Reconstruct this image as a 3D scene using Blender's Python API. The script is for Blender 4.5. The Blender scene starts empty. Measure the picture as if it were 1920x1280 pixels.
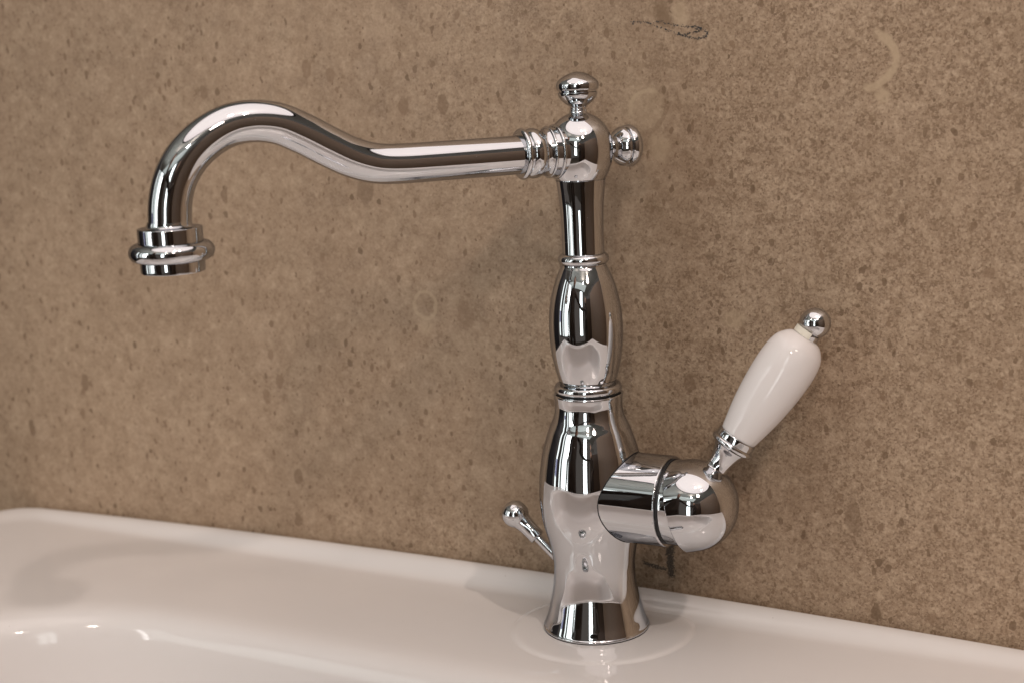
import bpy, bmesh, math, random
from mathutils import Vector, Matrix
R = math.radians
random.seed(11)
scene = bpy.context.scene
COL = scene.collection

# ------------------------------------------------------------------ camera
def make_camera():
    yaw, pitch, roll = R(29.4), R(11.0), R(2.6)
    fw = Vector((-math.sin(yaw)*math.cos(pitch), math.cos(yaw)*math.cos(pitch), -math.sin(pitch)))
    rt0 = Vector((math.cos(yaw), math.sin(yaw), 0)); up0 = rt0.cross(fw)
    rt = rt0*math.cos(roll) - up0*math.sin(roll)
    up = up0*math.cos(roll) + rt0*math.sin(roll)
    cd = bpy.data.cameras.new('camera'); cam = bpy.data.objects.new('camera', cd); COL.objects.link(cam)
    m = Matrix((rt, up, -fw)).transposed().to_4x4()
    m.translation = Vector((0.33667, -0.67395, 0.29917))
    cam.matrix_world = m
    cd.sensor_width = 36; cd.lens = 53.44; cd.clip_start = 0.02; cd.clip_end = 50
    cd.dof.use_dof = True; cd.dof.focus_distance = 0.752; cd.dof.aperture_fstop = 9.0
    scene.camera = cam
make_camera()

# ------------------------------------------------------------------ world (dim indoor ambience) and exposure
w = bpy.data.worlds.new('World'); scene.world = w; w.use_nodes = True
bg = w.node_tree.nodes['Background']
bg.inputs[0].default_value = (1.0, 0.86, 0.76, 1); bg.inputs[1].default_value = 0.09
scene.view_settings.view_transform = 'Standard'; scene.view_settings.look = 'None'
scene.view_settings.exposure = 0.0; scene.view_settings.gamma = 1.0
scene.view_settings.use_curve_mapping = False
scene.cycles.max_bounces = 9; scene.cycles.glossy_bounces = 7; scene.cycles.diffuse_bounces = 3
scene.cycles.use_denoising = True
scene.cycles.use_adaptive_sampling = True; scene.cycles.adaptive_threshold = 0.01
scene.cycles.caustics_reflective = False
scene.cycles.sample_clamp_indirect = 4.0

# ------------------------------------------------------------------ lamps of the showroom
def lamp(name, loc, target, watts, size, color, shape='DISK', size_y=None):
    ld = bpy.data.lights.new(name, 'AREA'); ld.shape = shape; ld.size = size
    if size_y: ld.size_y = size_y
    ld.energy = watts; ld.color = color
    o = bpy.data.objects.new(name, ld); COL.objects.link(o); o.location = loc
    o.rotation_euler = (Vector(target)-Vector(loc)).to_track_quat('-Z', 'Y').to_euler()
    return o
WARM = (1.0, 0.835, 0.73)
lamp('ceiling_light_panel', (0.30, -0.42, 1.60), (0.30, -0.42, 0.0), 12.3, 2.3, (1.0, 0.865, 0.82), 'ELLIPSE', 2.0)
lamp('ceiling_spotlight', (1.085, -0.695, 1.57), (0, 0, 0.1), 7.0, 0.06, WARM)
lamp('ceiling_spotlight', (0.58, -0.70, 1.57), (-0.1, 0, 0.0), 1.0, 0.12, WARM)
lamp('ceiling_spotlight', (1.25, -1.45, 1.57), (0, 0, 0.1), 3.5, 0.30, WARM)
lamp('ceiling_spotlight', (0.75, -2.0, 1.57), (0, 0, 0.1), 5.0, 0.10, WARM)
lamp('ceiling_spotlight', (-0.50, -1.9, 1.50), (-0.1, 0, 0.1), 5.0, 0.14, WARM)
lamp('added_ceiling_glow', (-0.2, -2.7, 1.68), (-0.2, -2.7, 0.0), 5.0, 3.4, (0.93, 1.0, 0.94), 'RECTANGLE', 0.9)  # added glowing sheet, stands in for the pale lit ceiling farther back

# ------------------------------------------------------------------ node helpers
class NT:
    def __init__(self, name):
        self.m = bpy.data.materials.new(name); self.m.use_nodes = True
        self.t = self.m.node_tree; self.b = self.t.nodes['Principled BSDF']
    def n(self, typ, **kw):
        x = self.t.nodes.new(typ)
        for k, v in kw.items(): setattr(x, k, v)
        return x
    def put(self, sock, v):
        if isinstance(v, bpy.types.NodeSocket): self.t.links.new(v, sock)
        elif isinstance(v, (tuple, list)) and len(v) == 3 and sock.type == 'RGBA': sock.default_value = (*v, 1)
        else: sock.default_value = v
    def math(self, op, a, b=0.0, c=0.0, clamp=False):
        x = self.n('ShaderNodeMath', operation=op, use_clamp=clamp)
        self.put(x.inputs[0], a); self.put(x.inputs[1], b); self.put(x.inputs[2], c); return x.outputs[0]
    def vmath(self, op, a, b=(0, 0, 0)):
        x = self.n('ShaderNodeVectorMath', operation=op); self.put(x.inputs[0], a); self.put(x.inputs[1], b)
        return x.outputs['Value'] if op in ('LENGTH', 'DISTANCE', 'DOT_PRODUCT') else x.outputs['Vector']
    def noise(self, co, scale, detail=3, rough=0.55, dist=0.0, color=False):
        x = self.n('ShaderNodeTexNoise'); self.put(x.inputs['Vector'], co); x.inputs['Scale'].default_value = scale
        x.inputs['Detail'].default_value = detail; x.inputs['Roughness'].default_value = rough
        x.inputs['Distortion'].default_value = dist; return x.outputs['Color' if color else 'Fac']
    def vor(self, co, scale, rnd=1.0):
        x = self.n('ShaderNodeTexVoronoi'); self.put(x.inputs['Vector'], co); x.inputs['Scale'].default_value = scale
        x.inputs['Randomness'].default_value = rnd; return x.outputs['Distance'], x.outputs['Color']
    def step(self, v, lo, hi, a=0.0, b=1.0):
        x = self.n('ShaderNodeMapRange', interpolation_type='SMOOTHSTEP'); self.put(x.inputs[0], v)
        self.put(x.inputs[1], lo); self.put(x.inputs[2], hi); self.put(x.inputs[3], a); self.put(x.inputs[4], b)
        return x.outputs[0]
    def mix(self, f, a, b, mode='MIX'):
        x = self.n('ShaderNodeMix', data_type='RGBA', blend_type=mode); self.put(x.inputs[0], f)
        self.put(x.inputs[6], a); self.put(x.inputs[7], b); return x.outputs[2]
    def sep(self, v):
        x = self.n('ShaderNodeSeparateXYZ'); self.put(x.inputs[0], v); return x.outputs
    def coord(self, kind='Object'):
        return self.n('ShaderNodeTexCoord').outputs[kind]
    def set(self, **kw):
        for k, v in kw.items(): self.put(self.b.inputs[k.replace('_', ' ')], v)
    def bump(self, h, strength, dist):
        x = self.n('ShaderNodeBump'); x.inputs['Strength'].default_value = strength
        x.inputs['Distance'].default_value = dist; self.put(x.inputs['Height'], h)
        self.put(self.b.inputs['Normal'], x.outputs[0])

def chrome_mat():
    k = NT('chrome'); co = k.coord()
    n1 = k.noise(co, 90, 5, 0.6); n2 = k.noise(co, 900, 2)
    r = k.step(n1, 0.45, 0.8, 0.018, 0.10)
    d, c = k.vor(co, 420)
    speck = k.math('MULTIPLY', k.step(d, 0.05, 0.10, 1, 0), k.step(k.sep(c)[0], 0.90, 0.92))
    k.set(Base_Color=k.mix(speck, (0.705, 0.72, 0.745), (0.55, 0.54, 0.53)), Metallic=1.0, Specular_Tint=(0.48, 0.49, 0.52),
          Roughness=k.math('ADD', r, k.math('MULTIPLY', speck, 0.35)))
    return k.m
def simple(name, col, rough=0.5, metal=0.0, var=0.12, scale=30, spec=0.5):
    k = NT(name); n = k.noise(k.coord(), scale, 4)
    k.set(Base_Color=k.mix(n, tuple(c*(1-var) for c in col), tuple(min(1, c*(1+var)) for c in col)),
          Roughness=rough, Metallic=metal)
    k.b.inputs['Specular IOR Level'].default_value = spec
    return k.m
def ceramic_mat(name, col, dust=True, r0=0.05, r1=0.12):
    k = NT(name); co = k.coord()
    n = k.noise(co, 7, 4)
    c = k.mix(n, tuple(x*0.975 for x in col), col)
    if dust:
        d, cc = k.vor(co, 190)
        s = k.sep(cc)
        m = k.math('MULTIPLY', k.step(d, 0.03, 0.10, 1, 0), k.step(s[0], 0.90, 0.92))
        m = k.math('MULTIPLY', m, k.step(k.noise(co, 14, 3), 0.42, 0.60))
        c = k.mix(k.math('MULTIPLY', m, 0.55), c, (0.30, 0.25, 0.21))
    k.set(Base_Color=c, Roughness=k.step(k.noise(co, 45, 5), 0.4, 0.8, r0, r1))
    k.b.inputs['Specular IOR Level'].default_value = 0.5
    k.bump(k.noise(co, 28, 2), 0.05, 0.002)
    return k.m
def emit_mat(name, col, strength):
    k = NT(name); k.set(Base_Color=(0, 0, 0), Emission_Color=col, Emission_Strength=strength, Roughness=0.6)
    return k.m

WALL_Y = 0.048
def stone_mat():
    k = NT('limestone_tile'); co = k.coord()
    def wob(base, scale, amp, det=2):
        v = k.vmath('SCALE', k.vmath('SUBTRACT', k.noise(co, scale, det, 0.6, color=True), (0.5, 0.5, 0.5)))
        v.node.inputs['Scale'].default_value = amp
        return k.vmath('ADD', base, v)
    p = wob(co, 40, 0.006, 0); q = wob(p, 300, 0.0008, 0); gq = wob(co, 260, 0.0006, 0); bq = wob(wob(co, 150, 0.0034, 1), 420, 0.0012, 1)
    lite = (0.490, 0.372, 0.272); dark = (0.209, 0.140, 0.086)
    big = k.noise(co, 6.5, 3, 0.5)
    c = k.mix(k.step(big, 0.36, 0.66), (0.325, 0.232, 0.160), (0.372, 0.268, 0.187))
    # clotted mottling in two sizes
    m1 = k.noise(q, 58, 4, 0.60); m2 = k.noise(gq, 170, 5, 0.66)
    c = k.mix(k.step(m1, 0.50, 0.70, 0, 0.38), c, (0.430, 0.320, 0.232))
    c = k.mix(k.step(m1, 0.49, 0.30, 0, 0.40), c, (0.215, 0.144, 0.094))
    c = k.mix(k.step(m2, 0.52, 0.70, 0, 0.48), c, lite)
    c = k.mix(k.step(m2, 0.46, 0.30, 0, 0.60), c, dark)
    # packed lumps, each with its own tone
    sv = k.n('ShaderNodeTexVoronoi', feature='SMOOTH_F1'); k.put(sv.inputs['Vector'], q); sv.inputs['Scale'].default_value = 125; sv.inputs['Smoothness'].default_value = 0.35
    lump = k.sep(sv.outputs['Color'])[0]
    c = k.mix(k.step(lump, 0.58, 0.92, 0, 0.22), c, (0.475, 0.365, 0.262))
    c = k.mix(k.step(lump, 0.40, 0.06, 0, 0.22), c, (0.245, 0.168, 0.108))
    # pale rounded fossils
    d, cc = k.vor(q, 34); t = k.sep(cc)
    rad = k.math('ADD', k.math('MULTIPLY', t[1], 0.34), 0.10)
    e = k.math('SUBTRACT', d, rad)
    pm = k.math('MULTIPLY', k.step(e, -0.05, 0.02, 1, 0), k.step(t[0], 0.62, 0.66, 0, 0.36))
    c = k.mix(pm, c, (0.420, 0.312, 0.226))
    rg = k.math('MULTIPLY', k.step(k.math('ABSOLUTE', e), 0.010, 0.045, 1, 0), k.step(t[2], 0.72, 0.76, 0, 0.16))
    c = k.mix(rg, c, (0.205, 0.135, 0.088))
    # fine crystalline grain
    amt = k.step(k.math('ADD', k.math('MULTIPLY', k.sep(co)[0], 0.9), big), 0.30, 0.62, 0.40, 1.0)
    for sc, lo, hi, am in ((300, 0.24, 0.80, 0.22), (560, 0.26, 0.76, 0.30), (1000, 0.28, 0.72, 0.40)):
        d, cc = k.vor(gq, sc); tone = k.sep(cc)[0]
        c = k.mix(k.math('MULTIPLY', k.step(tone, hi-0.05, 0.97, 0, am), amt), c, (0.530, 0.408, 0.300))
        c = k.mix(k.math('MULTIPLY', k.step(tone, lo+0.05, 0.03, 0, am*1.15), amt), c, (0.140, 0.088, 0.054))
    g = k.noise(gq, 700, 3, 0.70)
    c = k.mix(k.math('MULTIPLY', k.step(g, 0.53, 0.66, 0, 0.30), amt), c, (0.560, 0.435, 0.330))
    c = k.mix(k.math('MULTIPLY', k.step(g, 0.47, 0.34, 0, 0.36), amt), c, (0.135, 0.085, 0.053))
    # brown pebbles, three sizes
    for sc, lo, hi, th, am in ((40, 0.06, 0.26, 0.86, 0.50), (85, 0.07, 0.33, 0.77, 0.66), (180, 0.12, 0.40, 0.74, 0.74), (360, 0.18, 0.44, 0.76, 0.72)):
        mp = k.n('ShaderNodeMapping'); k.put(mp.inputs[0], bq)
        mp.inputs['Rotation'].default_value = (0, R(sc*0.37 % 90), 0); mp.inputs['Scale'].default_value = (1, 1, 0.64)
        mp.inputs['Location'].default_value = (sc*0.013, 0.2, sc*0.007)
        d, cc = k.vor(mp.outputs[0], sc); t = k.sep(cc)
        rad = k.math('ADD', k.math('MULTIPLY', k.math('MULTIPLY', t[1], t[1]), hi-lo), lo)
        m = k.math('MULTIPLY', k.step(k.math('SUBTRACT', d, rad), -0.05, 0.03, 1, 0), k.step(t[0], th, th+0.02, 0, am))
        c = k.mix(m, c, k.mix(t[2], (0.133, 0.084, 0.050), (0.235, 0.155, 0.100)))
    # thin shelly threads
    rd = k.math('ABSOLUTE', k.math('SUBTRACT', k.noise(q, 120, 2, 0.5, 0.4), 0.5))
    c = k.mix(k.math('MULTIPLY', k.step(rd, 0.0, 0.016, 0.30, 0), k.step(m1, 0.48, 0.56)), c, (0.52, 0.40, 0.30))
    # single fossils one can make out
    x, y, z = k.sep(wob(wob(co, 90, 0.004), 400, 0.0010))
    def arc(c, cx, cz, r, band, sx, ang, cut, col, amt):
        ca, sa = math.cos(ang), math.sin(ang)
        dx = k.math('SUBTRACT', x, cx); dz = k.math('SUBTRACT', z, cz)
        u = k.math('MULTIPLY', k.math('ADD', k.math('MULTIPLY', dx, ca), k.math('MULTIPLY', dz, sa)), 1/sx)
        v = k.math('SUBTRACT', k.math('MULTIPLY', dz, ca), k.math('MULTIPLY', dx, sa))
        rr = k.math('SQRT', k.math('ADD', k.math('MULTIPLY', u, u), k.math('MULTIPLY', v, v)))
        m = k.step(k.math('ABSOLUTE', k.math('SUBTRACT', rr, r)), band*0.45, band, amt, 0)
        if cut is not None: m = k.math('MULTIPLY', m, k.step(u, cut-0.002, cut+0.003))
        m = k.math('MULTIPLY', m, k.step(m2, 0.30, 0.50, 0.70, 1.0))
        return k.mix(m, c, col)
    pale = (0.458, 0.349, 0.244); brown = (0.192, 0.126, 0.077)
    off = (-0.007, 0.007)
    for a in ((0.132, 0.2845, 0.0125, 0.0030, 0.85, -0.25, -0.001, pale, 0.85), (0.137, 0.268, 0, 0.0048, 1, 0, None, pale, 0.85),
              (0.0145, 0.2655, 0, 0.0165, 0.8, 0.3, None, pale, 0.40), (0.0145, 0.2655, 0.0140, 0.0024, 0.8, -0.5, 0.004, brown, 0.38),
              (0.0145, 0.2655, 0.0095, 0.0016, 0.8, 2.2, 0.001, pale, 0.6), (0.022, 0.2445, 0, 0.0100, 0.85, 0.4, None, pale, 0.55),
              (0.0255, 0.3115, 0, 0.0095, 0.55, 0.35, None, brown, 0.75), (0.0350, 0.3105, 0, 0.0090, 0.6, 0.2, None, pale, 0.7),
              (-0.1260, 0.1560, 0.0075, 0.0014, 0.95, 0, None, pale, 0.6), (-0.1265, 0.1440, 0, 0.0066, 0.85, 0, None, pale, 0.5),
              (0.0605, 0.1565, 0, 0.0068, 1.2, 0, None, pale, 0.6)):
        c = arc(c, *a)
    c = k.mix(1.0, c, (1.065, 1.06, 1.035), 'MULTIPLY')
    k.set(Base_Color=c, Roughness=k.step(m1, 0.3, 0.7, 0.42, 0.56))
    k.b.inputs['Specular IOR Level'].default_value = 0.25
    return k.m

M = dict(chrome=chrome_mat(),
         gap=simple('black_gap', (0.012, 0.012, 0.013), 0.5),
         basin=ceramic_mat('white_basin_ceramic', (0.79, 0.77, 0.765)),
         grip=ceramic_mat('white_porcelain', (0.84, 0.81, 0.81), False, 0.035, 0.07),
         clip=simple('cream_plastic', (0.80, 0.76, 0.66), 0.4, var=0.04),
         stone=stone_mat(),
         ink=simple('dark_marker_ink', (0.050, 0.050, 0.052), 0.7, var=0.5, scale=900),
         smudge=simple('grey_pencil_smear', (0.125, 0.100, 0.078), 0.7, var=0.3, scale=900),
         aerator=simple('grey_aerator_mesh', (0.12, 0.12, 0.12), 0.5, scale=600),
         floor=simple('brown_floor', (0.10, 0.075, 0.055), 0.35),
         ceiling=simple('white_ceiling_paint', (0.74, 0.74, 0.70), 0.8),
         black=simple('black_cabinet_lacquer', (0.030, 0.031, 0.040), 0.35),
         brown=simple('brown_partition_tile', (0.16, 0.105, 0.07), 0.5, scale=5),
         dark_wood=simple('dark_brown_wood', (0.075, 0.046, 0.030), 0.45),
         frame=simple('grey_window_frame', (0.10, 0.10, 0.10), 0.5),
         pane=emit_mat('lit_window_pane', (0.95, 1.0, 0.96), 1.7),
         day=emit_mat('daylit_window_pane', (0.95, 1.0, 0.98), 4.0),
         streak_glow=emit_mat('added_streak_glow', (1.0, 0.98, 0.95), 9.0),  # glow for the added strip that draws the lever's streak
         screen=emit_mat('lit_screen', (0.62, 0.62, 0.95), 0.5),
         cloth=simple('dark_brown_cloth', (0.040, 0.028, 0.022), 0.85),
         skin=simple('skin', (0.42, 0.26, 0.19), 0.55),
         hair=simple('dark_hair', (0.02, 0.014, 0.010), 0.6))

# ------------------------------------------------------------------ mesh helpers
def link(o, parent=None):
    COL.objects.link(o)
    if parent: o.parent = parent
    return o
def mesh_obj(name, verts, faces, mat, parent=None, smooth=True, angle=32):
    me = bpy.data.meshes.new(name); me.from_pydata([tuple(v) for v in verts], [], faces); me.validate(); me.update()
    bm = bmesh.new(); bm.from_mesh(me); bmesh.ops.recalc_face_normals(bm, faces=bm.faces); bm.to_mesh(me); bm.free()
    if smooth:
        me.shade_smooth(); me.set_sharp_from_angle(angle=R(angle))
    me.materials.append(mat)
    return link(bpy.data.objects.new(name, me), parent)
def tag(o, label, cat=None, group=None, kind=None):
    if label: o['label'] = label
    if cat: o['category'] = cat
    if group: o['group'] = group
    if kind: o['kind'] = kind
    return o
def empty(name, loc=(0, 0, 0)):
    o = bpy.data.objects.new(name, None); o.empty_display_size = 0.02; o.location = loc; return link(o)
def spline(pts, n=8):
    """Catmull-Rom through pts; a point tagged 'c' (len 3) is a corner."""
    out = []
    P = [Vector(p[:2]) for p in pts]; corner = [len(p) > 2 for p in pts]
    for i in range(len(P)-1):
        a, b = P[i], P[i+1]
        t0 = (b-(P[i-1] if i > 0 and not corner[i] else a)); t1 = ((P[i+2] if i+2 < len(P) and not corner[i+1] else b)-a)
        if i > 0 and not corner[i]: t0 = (P[i+1]-P[i-1])*0.5*min(1.0, 2*(b-a).length/max(1e-9, (P[i+1]-P[i-1]).length))
        else: t0 = b-a
        if i+2 < len(P) and not corner[i+1]: t1 = (P[i+2]-P[i])*0.5*min(1.0, 2*(b-a).length/max(1e-9, (P[i+2]-P[i]).length))
        else: t1 = b-a
        for k in range(n):
            s = k/n; h = ((2*s**3-3*s**2+1), (s**3-2*s**2+s), (-2*s**3+3*s**2), (s**3-s**2))
            out.append(a*h[0]+t0*h[1]+b*h[2]+t1*h[3])
    out.append(P[-1]); return out
def frame_of(d):
    d = Vector(d).normalized(); h = Vector((0, 0, 1)) if abs(d.z) < 0.95 else Vector((1, 0, 0))
    a = h.cross(d).normalized(); b = d.cross(a); return d, a, b
def lathe(name, prof, mat, parent=None, org=(0, 0, 0), d=(0, 0, 1), seg=112, n=8, raw=False, angle=32):
    """prof: (height, radius) in millimetres along direction d from org."""
    pts = [Vector(p[:2]) for p in prof] if raw else spline(prof, n)
    d, a, b = frame_of(d); org = Vector(org); V = []; F = []
    for h, r in pts:
        r = max(r, 0.0)
        for j in range(seg):
            t = 2*math.pi*j/seg
            V.append(org + d*(h*0.001) + (a*math.cos(t)+b*math.sin(t))*(max(r, 1e-3)*0.001))
    for i in range(len(pts)-1):
        for j in range(seg):
            F.append((i*seg+j, i*seg+(j+1) % seg, (i+1)*seg+(j+1) % seg, (i+1)*seg+j))
    F.append(tuple(range(seg))[::-1]); F.append(tuple((len(pts)-1)*seg+j for j in range(seg)))
    return mesh_obj(name, V, F, mat, parent, angle=angle)
def torus_prof(hc, rc, th, tr, n=28):
    return [(hc+th*math.cos(math.pi*2*i/n-math.pi), rc+tr*math.sin(math.pi*2*i/n-math.pi)) for i in range(n+1)]
def ring(name, hc, rc, th, tr, mat, parent, org=(0, 0, 0), d=(0, 0, 1), seg=112, n=28):
    dd, a, b = frame_of(d); org = Vector(org); V = []; F = []
    for i in range(n):
        t = 2*math.pi*i/n; h = hc+th*math.cos(t); r = rc+tr*math.sin(t)
        for j in range(seg):
            q = 2*math.pi*j/seg; V.append(org+dd*h*0.001+(a*math.cos(q)+b*math.sin(q))*r*0.001)
    for i in range(n):
        for j in range(seg):
            F.append((i*seg+j, i*seg+(j+1) % seg, ((i+1) % n)*seg+(j+1) % seg, ((i+1) % n)*seg+j))
    return mesh_obj(name, V, F, mat, parent, angle=180)
def box(name, lo, hi, mat, parent=None, bev=0.004):
    bm = bmesh.new(); bmesh.ops.create_cube(bm, size=1)
    for v in bm.verts: v.co = Vector([lo[i]+(hi[i]-lo[i])*(v.co[i]+0.5) for i in range(3)])
    if bev: bmesh.ops.bevel(bm, geom=bm.edges[:], offset=bev, segments=2, affect='EDGES')
    me = bpy.data.meshes.new(name); bm.to_mesh(me); bm.free(); me.materials.append(mat)
    return link(bpy.data.objects.new(name, me), parent)

# ------------------------------------------------------------------ the setting: stone wall
wall = box('wall', (-2.6, WALL_Y, -0.86), (2.4, WALL_Y+0.02, 0.52), M['stone'], bev=0)
tag(wall, 'brown limestone tile wall behind the basin', kind='structure')

# dry marker scribble and smudge on the tile: broken flecks of ink lying on the surface
def ink_strokes(name, paths, width, parent, density=1.0, keep=0.72, mat='ink', rmax=0.00042):
    V = []; F = []
    rnd = random.Random(5)
    for path in paths:
        pts = spline([(x, z) for x, z in path], 14)
        L = sum((pts[i+1]-pts[i]).length for i in range(len(pts)-1)); n = int(L/0.00032*density)
        for i in range(n):
            if rnd.random() > keep: continue
            s = rnd.random()*(len(pts)-1); j = int(s); p = pts[j].lerp(pts[min(j+1, len(pts)-1)], s-j)
            p = p+Vector((rnd.gauss(0, width), rnd.gauss(0, width))); r = rnd.uniform(0.00012, rmax)
            k0 = len(V); m = rnd.randint(5, 7); ph = rnd.random()*6
            for q in range(m):
                rr = r*rnd.uniform(0.6, 1.3); V.append((p.x+rr*math.cos(ph+6.283*q/m)*1.2, WALL_Y-0.00012-0.00002*(i % 5), p.y+rr*math.sin(ph+6.283*q/m)))
            F.append(tuple(range(k0, k0+m)))
    return mesh_obj(name, V, F, M[mat], parent, smooth=False)
ink_strokes('marker_scribble', [
    [(0.0080, 0.3080), (0.0120, 0.3078), (0.0165, 0.3076), (0.0215, 0.3055), (0.0280, 0.3030), (0.0350, 0.3005), (0.0410, 0.2990), (0.0455, 0.2985), (0.0485, 0.2995), (0.0488, 0.3015), (0.0460, 0.3030), (0.0420, 0.3032)],
    [(0.0200, 0.3078), (0.0260, 0.3072), (0.0320, 0.3055), (0.0390, 0.3045), (0.0440, 0.3042), (0.0455, 0.3028), (0.0420, 0.3015), (0.0370, 0.3008), (0.0330, 0.3010)]],
    0.00034, wall, 1.35, rmax=0.00036)
ink_strokes('pencil_smudge', [
    [(0.0205, 0.0345), (0.0207, 0.0250), (0.0212, 0.0140)], [(0.0232, 0.0345), (0.0231, 0.0240), (0.0232, 0.0138)],
    [(0.0219, 0.0345), (0.0220, 0.0240), (0.0222, 0.0138)], [(0.0200, 0.0172), (0.0130, 0.0180), (0.0060, 0.0200)]], 0.00060, wall, 4.5, 0.8, 'smudge')

# ------------------------------------------------------------------ the wash basin
def rrect(cx, cy, hx, hy, r, nseg=30, nside=22):
    """points of a rounded rectangle, counter-clockwise from the right side; r = (front-right, back-right, back-left, front-left)"""
    out = []
    cs = [(cx+hx-r[1], cy+hy-r[1], 0, r[1]), (cx-hx+r[2], cy+hy-r[2], 90, r[2]), (cx-hx+r[3], cy-hy+r[3], 180, r[3]), (cx+hx-r[0], cy-hy+r[0], 270, r[0])]
    for i, (x, y, a0, rr) in enumerate(cs):
        arc = [(x+rr*math.cos(R(a0+90*k/nseg)), y+rr*math.sin(R(a0+90*k/nseg))) for k in range(nseg+1)]
        out += arc
        x2, y2, a2, r2 = cs[(i+1) % 4]
        e = (x2+r2*math.cos(R(a2)), y2+r2*math.sin(R(a2))); s = arc[-1]
        out += [(s[0]+(e[0]-s[0])*k/nside, s[1]+(e[1]-s[1])*k/nside) for k in range(1, nside)]
    return out
BX, BY = 0.0, -0.2155           # centre of the outer outline
OHX, OHY = 0.4750, 0.2620       # half sizes: back edge at y = +0.0465
def crest(x, y):
    """height of the raised back edge, a little bowed as fired ceramic is"""
    z = max(0.0016, 0.0078-0.050*(x+0.10)**2)
    t = min(1, max(0, (y-(-0.05))/0.07)); t = t*t*(3-2*t)
    return 0.0022*(1-t)+z*t
def build_basin():
    root = empty('wash_basin', (0, -0.2, -0.17))
    tag(root, 'white ceramic wash basin with raised back edge, fixed against the stone wall', 'basin')
    loops = []
    def outer(inset, zf, r):
        pts = rrect(BX, BY, OHX-inset, OHY-inset, (r, 0.028, 0.028, r))
        loops.append([(x, y, zf(x, y)) for x, y in pts])
    base = lambda dz: (lambda x, y: dz)
    outer(0.030, base(-0.170), 0.05); outer(0.010, base(-0.165), 0.05); outer(0.0, base(-0.150), 0.05); outer(0.0, base(-0.06), 0.05)
    ed = 0.0045
    for i in range(0, 9):
        a = R(90*i/8); outer(ed*(1-math.cos(a)), (lambda a: (lambda x, y: crest(x, y)-ed*(1-math.sin(a))))(a), 0.05)
    for ins, f in ((0.0058, 0.998), (0.0080, 0.95), (0.0105, 0.80), (0.0130, 0.55), (0.0155, 0.30), (0.0180, 0.12), (0.0205, 0.03), (0.0240, 0.0)):
        outer(ins, (lambda f: (lambda x, y: crest(x, y)*f - 0.0010*(1-f)))(f), 0.05)
    # the flat deck up to the bowl's edge
    def bowl(off, z, rc):
        pts = rrect(0.0, -0.2600, 0.360-off, 0.187-off, (rc, rc, rc, rc))
        loops.append([(x, y, z) for x, y in pts])
    A = loops[-1]; rc = 0.140
    B = [(x, y) for x, y in rrect(0.0, -0.2600, 0.378, 0.205, (0.158,)*4)]
    for t in (0.25, 0.5, 0.75, 1.0):
        loops.append([(a[0]+(b[0]-a[0])*t, a[1]+(b[1]-a[1])*t, -0.0010) for a, b in zip(A, B)])
    prof = [(-0.0160, -0.0011), (-0.012, -0.0012), (-0.0085, -0.0015), (-0.005, -0.0020), (-0.002, -0.0027), (0.001, -0.0039), (0.0036, -0.0056), (0.0058, -0.0080), (0.0074, -0.0111), (0.0085, -0.0150),
            (0.0096, -0.022), (0.0110, -0.033), (0.0130, -0.047), (0.0155, -0.061), (0.0190, -0.076), (0.0240, -0.090), (0.0315, -0.102),
            (0.0420, -0.112), (0.0560, -0.119), (0.0770, -0.1245), (0.1000, -0.128), (0.1250, -0.1305), (0.1480, -0.1325), (0.1650, -0.1345)]
    for off, z in prof:
        bowl(off, z, max(0.010, rc-off if off < 0 else rc-off*0.78))
    n = len(loops[0]); V = [p for l in loops for p in l]; F = []
    for i in range(len(loops)-1):
        for j in range(n):
            F.append((i*n+j, i*n+(j+1) % n, (i+1)*n+(j+1) % n, (i+1)*n+j))
    F.append(tuple(range(n))); F.append(tuple((len(loops)-1)*n+j for j in range(n)))
    o = mesh_obj('bowl_and_deck', [Vector(v)-root.location for v in V], F, M['basin'], root, angle=60)
    led = lathe('tap_ledge', [(-3, 48.6), (-1.03, 48.6), (-0.98, 48.2), (-0.90, 47.6), (-0.72, 46.9), (-0.45, 46.2), (-0.22, 45.4), (-0.08, 44.3), (-0.02, 43.0), (0.0, 41.5), (0.0, 20)], M['basin'], root,
                Vector((0.004, -0.001, 0))-root.location, seg=160, raw=True, angle=60)
    org = Vector((0.0, -0.26, -0.1345))-root.location
    lathe('drain_flange', [(-2, 42), (0.4, 42), (1.8, 41), (2.6, 38), (1.8, 33), (-1, 30)], M['chrome'], root, org)
    lathe('drain_plug', [(-1, 27), (3.0, 28), (4.8, 27), (6.8, 20), (7.8, 10), (8.0, 0)], M['chrome'], root, org)
    return root
build_basin()

# ------------------------------------------------------------------ the tap
S = Vector((-0.617, -0.7869, 0)).normalized()       # spout direction
tap = empty('mixer_tap', (0, 0, 0))
tag(tap, 'chrome nostalgic mixer tap with swan-neck spout and white porcelain lever', 'tap')
CH = M['chrome']
ZB = 248.0
BODY = [(0.4, 26.6, 1), (0.4, 27.2), (0.8, 27.6), (1.5, 27.55), (2.0, 27.1), (3.3, 26.6), (7, 25.3), (13.2, 23.7), (19, 22.35), (25, 21.45), (31, 21.05), (37, 21.25), (46, 22.8), (55.7, 25.3),
                   (62, 26.5), (70, 27.1), (76, 27.0), (83, 26.5), (95, 24.5), (102, 22.4), (107, 20.7), (110, 19.3), (113, 18.05), (116, 17.4), (119, 17.2), (121.6, 17.38), (123.8, 17.72), (124.6, 17.65), (125, 17.1, 1), (125, 12)]
lathe('tap_body', BODY, CH, tap)
lathe('base_gasket', [(0.0, 27.3, 1), (0.42, 27.3, 1)], M['gap'], tap, raw=True)
lathe('joint_gap', [(124.2, 15.9, 1), (127.4, 15.9, 1)], M['gap'], tap, raw=True)
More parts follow.
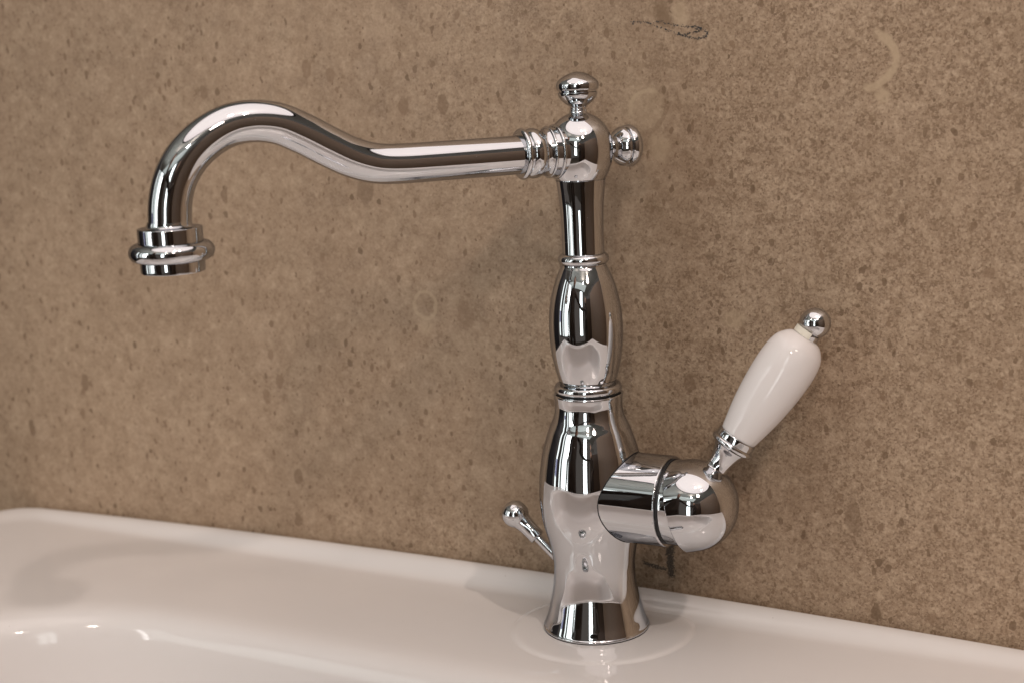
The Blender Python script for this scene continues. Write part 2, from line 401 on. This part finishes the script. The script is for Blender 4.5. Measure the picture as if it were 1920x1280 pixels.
lathe('lower_ring', [(125.95, 12, 1), (125.95, 16.2), (126.15, 16.75), (126.9, 17.15), (128.0, 17.2), (129.1, 16.85), (129.8, 16.1), (130.1, 14.9), (130.1, 12, 1)], CH, tap)
lathe('baluster', [(129.6, 13.7), (134.7, 15.45), (141.6, 17.05), (148.5, 18.08), (155.3, 18.58), (162, 18.52), (169, 17.95), (175.7, 16.65), (182.5, 14.6), (188.5, 12.0), (190.0, 11.25), (191, 11.0)], CH, tap)
ring('upper_ring', 193.3, 9.9, 2.9, 2.95, CH, tap)
lathe('upper_column', [(191, 10.4), (197.0, 10.45), (210, 10.55), (219, 10.85), (226, 11.45), (231.5, 12.1), (233.5, 12.25), (236, 12)], CH, tap)
# ball joint: sphere above, drawn-out barrel below
bp = []
for i in range(0, 15):
    h = -15.3+15.3*i/14; bp.append((ZB+h, 16.5*math.sqrt(1-(h/22.6)**2)))
for i in range(1, 24):
    a = R(90*i/24); bp.append((ZB+17.7*math.sin(a), 16.5*math.cos(a)))
bp = [(ZB-15.35, 10.8), (ZB-15.5, 12.6)]+bp
lathe('ball_joint', bp, CH, tap, raw=True)
KNOB = [(16.0, 5.6), (16.8, 5.2), (17.3, 4.5), (17.9, 4.35), (18.3, 4.2), (18.8, 4.35), (19.3, 4.0), (19.9, 4.0), (20.5, 4.3), (21.1, 5.0), (21.9, 6.3), (23.8, 8.2), (25.7, 9.5), (26.9, 9.8), (27.2, 9.75, 1), (27.5, 9.15, 1), (28.3, 9.15, 1),
        (28.5, 10.1, 1), (29.2, 10.35), (31.0, 10.5), (32.4, 9.95), (33.6, 8.85), (35.3, 6.4), (36.5, 3.6), (37.1, 1.3), (37.15, 0)]
lathe('finial_knob', KNOB, CH, tap, (0, 0, ZB*0.001))
lathe('rear_knob', KNOB, CH, tap, S*0.0033+Vector((0, 0, ZB*0.001-0.0005)), -S)

# spout: collar, swept pipe, nozzle
SZ = 0.2472
spout = lathe('spout_collar', [(9, 12.6, 1), (12.6, 12.8, 1), (12.9, 13.2), (13.5, 13.35), (14.1, 13.1), (14.3, 12.3, 1), (16.7, 12.15, 1), (16.9, 12.5), (17.4, 12.65), (17.9, 12.4), (18.1, 11.6, 1), (19.6, 10.9), (21.2, 10.8), (22.4, 11.3), (24.0, 12.0), (26.0, 12.15), (27.8, 11.6), (28.8, 10.8, 1), (29.6, 10.7, 1),
               (29.8, 11.6), (30.4, 12.3), (31.3, 12.4), (32.0, 12.0), (32.5, 11.0), (32.6, 9.0, 1)], CH, tap, (0, 0, SZ), S)
def tube(name, path, rad, mat, parent, seg=64):
    V = []; F = []; n = len(path); up = None
    for i, p in enumerate(path):
        d = (path[min(i+1, n-1)]-path[max(i-1, 0)]).normalized(); side = S.cross(Vector((0, 0, 1))); b = side.cross(d)
        r = rad(i/(n-1)) if callable(rad) else rad
        for j in range(seg):
            t = 2*math.pi*j/seg; V.append(p+(side*math.cos(t)+b*math.sin(t))*r)
    for i in range(n-1):
        for j in range(seg): F.append((i*seg+j, i*seg+(j+1) % seg, (i+1)*seg+(j+1) % seg, (i+1)*seg+j))
    F.append(tuple(range(seg))); F.append(tuple((n-1)*seg+j for j in range(seg)))
    return mesh_obj(name, V, F, mat, parent, angle=60)
sp = [(28, 247.0), (55, 246.9), (80, 246.9), (95, 247.1), (106, 248.2), (117, 251.8), (128, 257.6), (139, 263.9), (149.5, 268.9), (160, 270.9), (170, 270.3), (178.5, 267.4), (186.5, 262.4), (193.4, 255.8), (198.6, 247.5), (201.5, 238), (202.5, 229), (202.6, 222)]
path = [S*(p.x*0.001)+Vector((0, 0, p.y*0.001)) for p in spline(sp, 10)]
tube('spout_pipe', path, lambda t: 0.0093+0.00035*t, CH, tap)
NO = S*0.2028
noz = lathe('spout_nozzle', [(207.2, 10, 1), (206.6, 13.4), (206.8, 14.2), (207.4, 14.35, 1), (221.5, 14.4, 1), (226.0, 14.4), (226.5, 14.2), (226.6, 13.6, 1), (226.7, 11.4), (227.4, 10.3), (229.2, 9.75)], CH, tap, NO)
ring('nozzle_bead', 215.9, 14.6, 4.3, 4.5, CH, noz, NO)
lathe('aerator', [(207.0, 12.5, 1), (206.9, 0)], M['aerator'], noz, NO, raw=True)

# valve housing, tilted lever cap
ZV = 0.0722
lathe('valve_housing', [(4, 22.9, 1), (43.2, 22.9), (43.9, 22.75), (44.2, 22.2, 1), (44.2, 21.0)], CH, tap, (0, 0, ZV), (1, 0, 0.0))
def housing_seam():
    prof = sorted((p.x, p.y) for p in spline(BODY, 8)); V = []; F = []; n = 120
    def rb(z):
        for (z0, r0), (z1, r1) in zip(prof, prof[1:]):
            if z0 <= z <= z1 and z1 > z0: return r0+(r1-r0)*(z-z0)/(z1-z0)
        return 20
    for i in range(n):
        t = 2*math.pi*i/n; r = 23.12; y = r*math.sin(t); z = ZV*1000+r*math.cos(t); x = math.sqrt(max(1, rb(z)**2-y*y))
        for dx in (-1.5, 0.42): V.append((0.001*(x+dx), 0.001*y, 0.001*z))
    for i in range(n):
        a, b = 2*i, 2*((i+1) % n); F.append((a, b, b+1, a+1))
    return mesh_obj('housing_seam', V, F, M['gap'], tap)  # black strip drawn in as the shadow gap where housing meets body
housing_seam()
lathe('housing_gap', [(40.0, 21.4, 1), (45.2, 21.4, 1)], M['gap'], tap, (0, 0, ZV), (1, 0, 0), raw=True)
lathe('cartridge_neck', [(40.0, 21.0, 1), (45.4, 20.95), (46.0, 21.3), (56.0, 21.3), (58, 19)], CH, tap, (0, 0, ZV), (1, 0, 0.0))
rho, tilt = R(18), R(15)
upv = Vector((0, math.sin(rho), math.cos(rho)))
DA = (Vector((1, 0, 0))*math.cos(tilt)+upv*math.sin(tilt)).normalized()
SC = Vector((0.0556, 0, ZV-0.0006))
capp = [(-6.2, 21.6, 1), (-6.2, 22.5), (-5.7, 22.85), (-4, 22.9), (0, 22.9)]
for i in range(1, 24):
    a = R(90*i/24); capp.append((22.9*math.sin(a), 22.9*math.cos(a)))
capp.append((22.9, 0))
cap = lathe('lever_cap', capp, CH, tap, SC, DA, raw=True)
L0 = Vector((0.0659, 0.0052, 0.0893)); LD = Vector((0.505, 0.267, 0.821)).normalized()
L0 = L0+LD*0.0
lathe('lever_stem', [(-3, 5.0), (-1.6, 6.3), (-0.6, 6.6), (0.2, 6.3), (0.7, 6.0), (1.6, 5.7), (4, 5.6), (7, 6.2), (10, 7.2), (12.6, 8.5), (13.2, 8.8, 1), (13.3, 9.0)], CH, cap, L0, LD)
ring('stem_bead', 15.1, 9.0, 1.75, 2.15, CH, cap, L0, LD)
lathe('stem_cuff', [(15.5, 9.9), (17.0, 10.1), (19.4, 10.1), (20.1, 9.95), (20.4, 9.4, 1), (20.4, 8)], CH, cap, L0, LD)
tag(lathe('porcelain_grip', [(19.6, 8.8, 1), (20.3, 9.35), (27, 10.85), (34, 12.25), (42, 13.4), (50, 14.2), (58, 14.6), (64, 14.5), (69, 13.9), (73, 12.7), (76, 10.6), (77.9, 8.6), (78.9, 6.4), (79.3, 3.5), (79.35, 0)], M['grip'], cap, L0, LD),
    'glossy white porcelain lever grip')
lathe('grip_collar', [(78.6, 5.9, 1), (81.2, 5.9), (81.6, 5.6, 1), (81.6, 3)], CH, cap, L0, LD)
# cream plastic half-clip round the collar on its upper left side
def half_clip():
    d, a, b = frame_of(LD); V = []; F = []; n = 24; org = L0
    view = Vector((0.30, -0.66, 0.10)).normalized(); side = d.cross(view).normalized()
    c0 = (-side*0.80+view*0.60).normalized(); c1 = d.cross(c0)
    for h in (78.7, 82.0):
        for r in (6.0, 7.0):
            for j in range(n+1):
                t = R(-62+124*j/n); V.append(org+d*h*0.001+(c0*math.cos(t)+c1*math.sin(t))*r*0.001)
    m = n+1
    for j in range(n):
        F += [(j, j+1, m+j+1, m+j), (2*m+j, 3*m+j, 3*m+j+1, 2*m+j+1), (j, 2*m+j, 2*m+j+1, j+1), (m+j, m+j+1, 3*m+j+1, 3*m+j)]
    F += [(0, m, 3*m, 2*m), (n, 2*m+n, 3*m+n, m+n)]
    return mesh_obj('plastic_clip', V, F, M['clip'], cap)
half_clip()
bp2 = [(80.5, 4.4), (81.8, 4.5), (82.3, 4.6)]
for i in range(0, 25):
    a = R(-52+142*i/24); bp2.append((87.0+7.5*math.sin(a), 7.5*math.cos(a)))
lathe('tip_ball', bp2, CH, cap, L0, LD, raw=True)

# pop-up lift rod
RB_ = Vector((-0.0482, 0.004, 0.0540)); RD = Vector((-0.0192, 0.0, 0.0167)).normalized()
rod = lathe('lift_rod', [(-42, 2.5, 1), (-13, 2.5, 1)], CH, tap, RB_, RD, raw=True, seg=48)
kp = [(-17.6, 2.6), (-17.5, 4.0), (-17.0, 4.25), (-12.5, 4.3), (-9.5, 4.4), (-7.6, 4.6), (-6.2, 4.95)]
for i in range(0, 25):
    a = R(-45+135*i/24); kp.append((7.2*math.sin(a), 7.2*math.cos(a)))
lathe('lift_knob', kp, CH, rod, RB_, RD, raw=True, seg=72, angle=50)

# ------------------------------------------------------------------ the showroom, as the chrome mirrors it
fl = box('floor', (-2.6, -3.6, -0.90), (2.4, 0.04, -0.86), M['floor'], bev=0); tag(fl, 'dark brown showroom floor', kind='structure')
ce = box('ceiling', (-2.6, -3.6, 1.70), (2.4, 1.6, 1.76), M['ceiling'], bev=0); tag(ce, 'pale showroom ceiling over the basin', kind='structure')
def panel_trim():
    V = []; F = []; n = 96
    for i in range(n):
        t = 2*math.pi*i/n
        for rx, ry, zz in ((1.16, 1.01, 1.59), (1.20, 1.05, 1.59), (1.20, 1.05, 1.70), (1.16, 1.01, 1.70)):
            V.append((0.30+rx*math.cos(t), -0.42+ry*math.sin(t), zz))
    for i in range(n):
        for q in range(4): F.append((i*4+q, i*4+(q+1) % 4, ((i+1) % n)*4+(q+1) % 4, ((i+1) % n)*4+q))
    return mesh_obj('light_trim', V, F, M['frame'], ce)
panel_trim()
def polar(phi, r): return Vector((math.sin(R(phi))*r, -math.cos(R(phi))*r, 0))
def upright(name, phi, r, width, z0, z1, mat, depth=0.05, parent=None, off=0.0):
    """a standing slab whose face is turned to the basin"""
    c = polar(phi, r); t = Vector((math.cos(R(phi)), math.sin(R(phi)), 0)); nrm = polar(phi, 1)
    V = []
    for zz in (z0, z1):
        for dn in (off, off+depth):
            for s in (-0.5, 0.5): V.append(c+t*(width*s)+nrm*dn+Vector((0, 0, zz)))
    F = [(0, 1, 3, 2), (4, 6, 7, 5), (0, 4, 5, 1), (2, 3, 7, 6), (0, 2, 6, 4), (1, 5, 7, 3)]
    return mesh_obj(name, V, F, mat, parent, smooth=False)
tag(upright('tall_cabinet', -79, 2.0, 0.80, -0.86, 1.1, M['black'], 0.3), 'black tall cabinet mirrored at the left edge of the chrome', 'cabinet')
def window(phi, r, width, z0, z1, cols, label, mat='pane'):
    root = empty('shop_window', polar(phi, r)+Vector((0, 0, z0))); tag(root, label, 'window', 'lit showroom windows')
    loc = root.location.copy()
    def child(o):
        o.parent = root; o.location = -loc; return o
    child(upright('window_frame', phi, r, width, z0, z1, M['frame'], 0.03, off=0.012))
    x = -width/2
    t = Vector((math.cos(R(phi)), math.sin(R(phi)), 0))
    for a, b in cols:
        o = upright('pane', phi, r, (b-a)*width, z0+0.04, z1-0.04, M[mat], 0.008)
        child(o); o.location = -loc + t*(width*((a+b)/2-0.5))
window(-43, 2.5, 2.0, -0.4, 1.45, [(0.06, 0.16), (0.34, 0.40), (0.48, 0.86)], 'wide lit showroom window mirrored left of the standing person')
window(-29.5, 2.40, 0.12, -0.35, 1.2, [(0.08, 0.92)], 'thin glowing strip added to put a bright streak on the porcelain lever', 'streak_glow')  # added light strip, not a known window; placed for the grip's streak
window(13, 2.7, 0.42, -0.4, 1.4, [(0.07, 0.45), (0.52, 0.93)], 'narrow bright showroom window mirrored beside the standing person', 'day')
tag(upright('display_cabinet', 38, 2.4, 1.15, -0.86, 0.95, M['dark_wood'], 0.3), 'dark brown display cabinet mirrored in the middle of the chrome', 'cabinet')
pt = box('side_partition', (1.30, -1.35, -0.86), (1.36, 0.03, 0.90), M['brown']); tag(pt, 'brown tiled side partition mirrored at the right of the chrome', 'partition')
tag(upright('wall_screen', -60, 2.3, 0.16, -0.05, 0.25, M['screen'], 0.03), 'small lavender lit screen mirrored low in the tap body', 'screen')

# ------------------------------------------------------------------ people, seen only as small reflections
def person(loc, face, reach, label, name='person'):
    """skin-modifier figure; loc = feet centre, face = heading angle, reach = where the raised hand goes (world)"""
    root = empty(name, loc); root.rotation_euler.z = face
    tag(root, label, 'person')
    inv = (Matrix.Translation(loc) @ Matrix.Rotation(face, 4, 'Z')).inverted()
    h = inv @ Vector(reach)
    V = []; E = []; Rr = []
    def v(p, r, link_=None):
        V.append(p); Rr.append(r)
        if link_ is not None: E.append((link_, len(V)-1))
        return len(V)-1
    pel = v((0, 0, 0.95), 0.150); wst = v((0, 0.01, 1.10), 0.135, pel); ch = v((0, 0.0, 1.30), 0.155, wst); nk0 = v((0, 0, 1.44), 0.085, ch)
    nk = v((0, 0.015, 1.50), 0.055, nk0); hd0 = v((0, 0.03, 1.57), 0.078, nk); hd = v((0, 0.035, 1.65), 0.088, hd0); v((0, 0.02, 1.71), 0.06, hd)
    for s in (-1, 1):
        hip = v((s*0.09, 0, 0.88), 0.105, pel); kn = v((s*0.10, 0.01, 0.49), 0.066, hip); an = v((s*0.10, -0.02, 0.09), 0.044, kn); v((s*0.105, 0.12, 0.04), 0.036, an)
        sh = v((s*0.185, 0, 1.40), 0.062, nk0)
        if s == 1:
            hand = Vector(h); shv = Vector((s*0.185, 0, 1.40)); mid = (hand+shv)/2+Vector((0.10, -0.02, -0.10))
        else:
            hand = Vector((-0.25, 0.06, 0.80)); mid = Vector((-0.26, -0.02, 1.10))
        el = v(tuple(mid), 0.045, sh); wr = v(tuple(hand+(mid-hand).normalized()*0.09), 0.030, el); pm = v(tuple(hand), 0.034, wr)
        fd = (hand-mid).normalized(); sd = fd.cross(Vector((0, 0, 1))).normalized()
        for q in range(4):
            f1 = v(tuple(hand+fd*0.045+sd*(0.021*(q-1.5))), 0.0095, pm); v(tuple(hand+fd*(0.072+0.008*(1-abs(q-1.4)))+sd*(0.022*(q-1.5))+Vector((0, 0, -0.022))), 0.008, f1)
        th = v(tuple(hand-sd*0.042+fd*0.012), 0.010, pm); v(tuple(hand-sd*0.056+fd*0.040), 0.009, th)
    me = bpy.data.meshes.new('body'); me.from_pydata(V, E, []); o = link(bpy.data.objects.new('body', me), root)
    me.materials.append(M['cloth'])
    sk = o.modifiers.new('skin', 'SKIN')
    for i, r in enumerate(Rr): me.skin_vertices[0].data[i].radius = (r, r*0.82)
    me.skin_vertices[0].data[0].use_root = True
    su = o.modifiers.new('sub', 'SUBSURF'); su.levels = 1; su.render_levels = 1
    # head skin and hair
    bm = bmesh.new(); bmesh.ops.create_uvsphere(bm, u_segments=24, v_segments=16, radius=0.1)
    for q in bm.verts:
        q.co = Vector((q.co.x*0.80, q.co.y*0.98+(0.012 if q.co.z < 0 else 0), q.co.z*1.18))
        if abs(q.co.x) < 0.018 and q.co.y > 0.08 and -0.03 < q.co.z < 0.012: q.co.y += 0.02
    hm = bpy.data.meshes.new('face'); bm.to_mesh(hm); bm.free(); hm.shade_smooth(); hm.materials.append(M['skin'])
    ho = link(bpy.data.objects.new('face', hm), root); ho.location = (0, 0.035, 1.635)
    bm = bmesh.new(); bmesh.ops.create_uvsphere(bm, u_segments=24, v_segments=16, radius=0.112)
    for q in bm.verts: q.co = Vector((q.co.x*0.82, q.co.y*0.94, q.co.z*1.10))
    bmesh.ops.delete(bm, geom=[q for q in bm.verts if q.co.z < -0.02 or (q.co.y > 0.05 and q.co.z < 0.055)], context='VERTS')
    hm = bpy.data.meshes.new('hair'); bm.to_mesh(hm); bm.free(); hm.shade_smooth(); hm.materials.append(M['hair'])
    ho = link(bpy.data.objects.new('hair', hm), root); ho.location = (0, 0.025, 1.645)
    return root
person((-0.27, -0.98, -0.86), R(-8), (0.36, -0.80, 0.30), 'person in dark clothes reaching out one arm, mirrored small in the ball joint')
person((0.95, -1.85, -0.86), R(22), (0.80, -1.55, 0.15), 'second person in dark clothes standing farther off, mirrored right of the first')
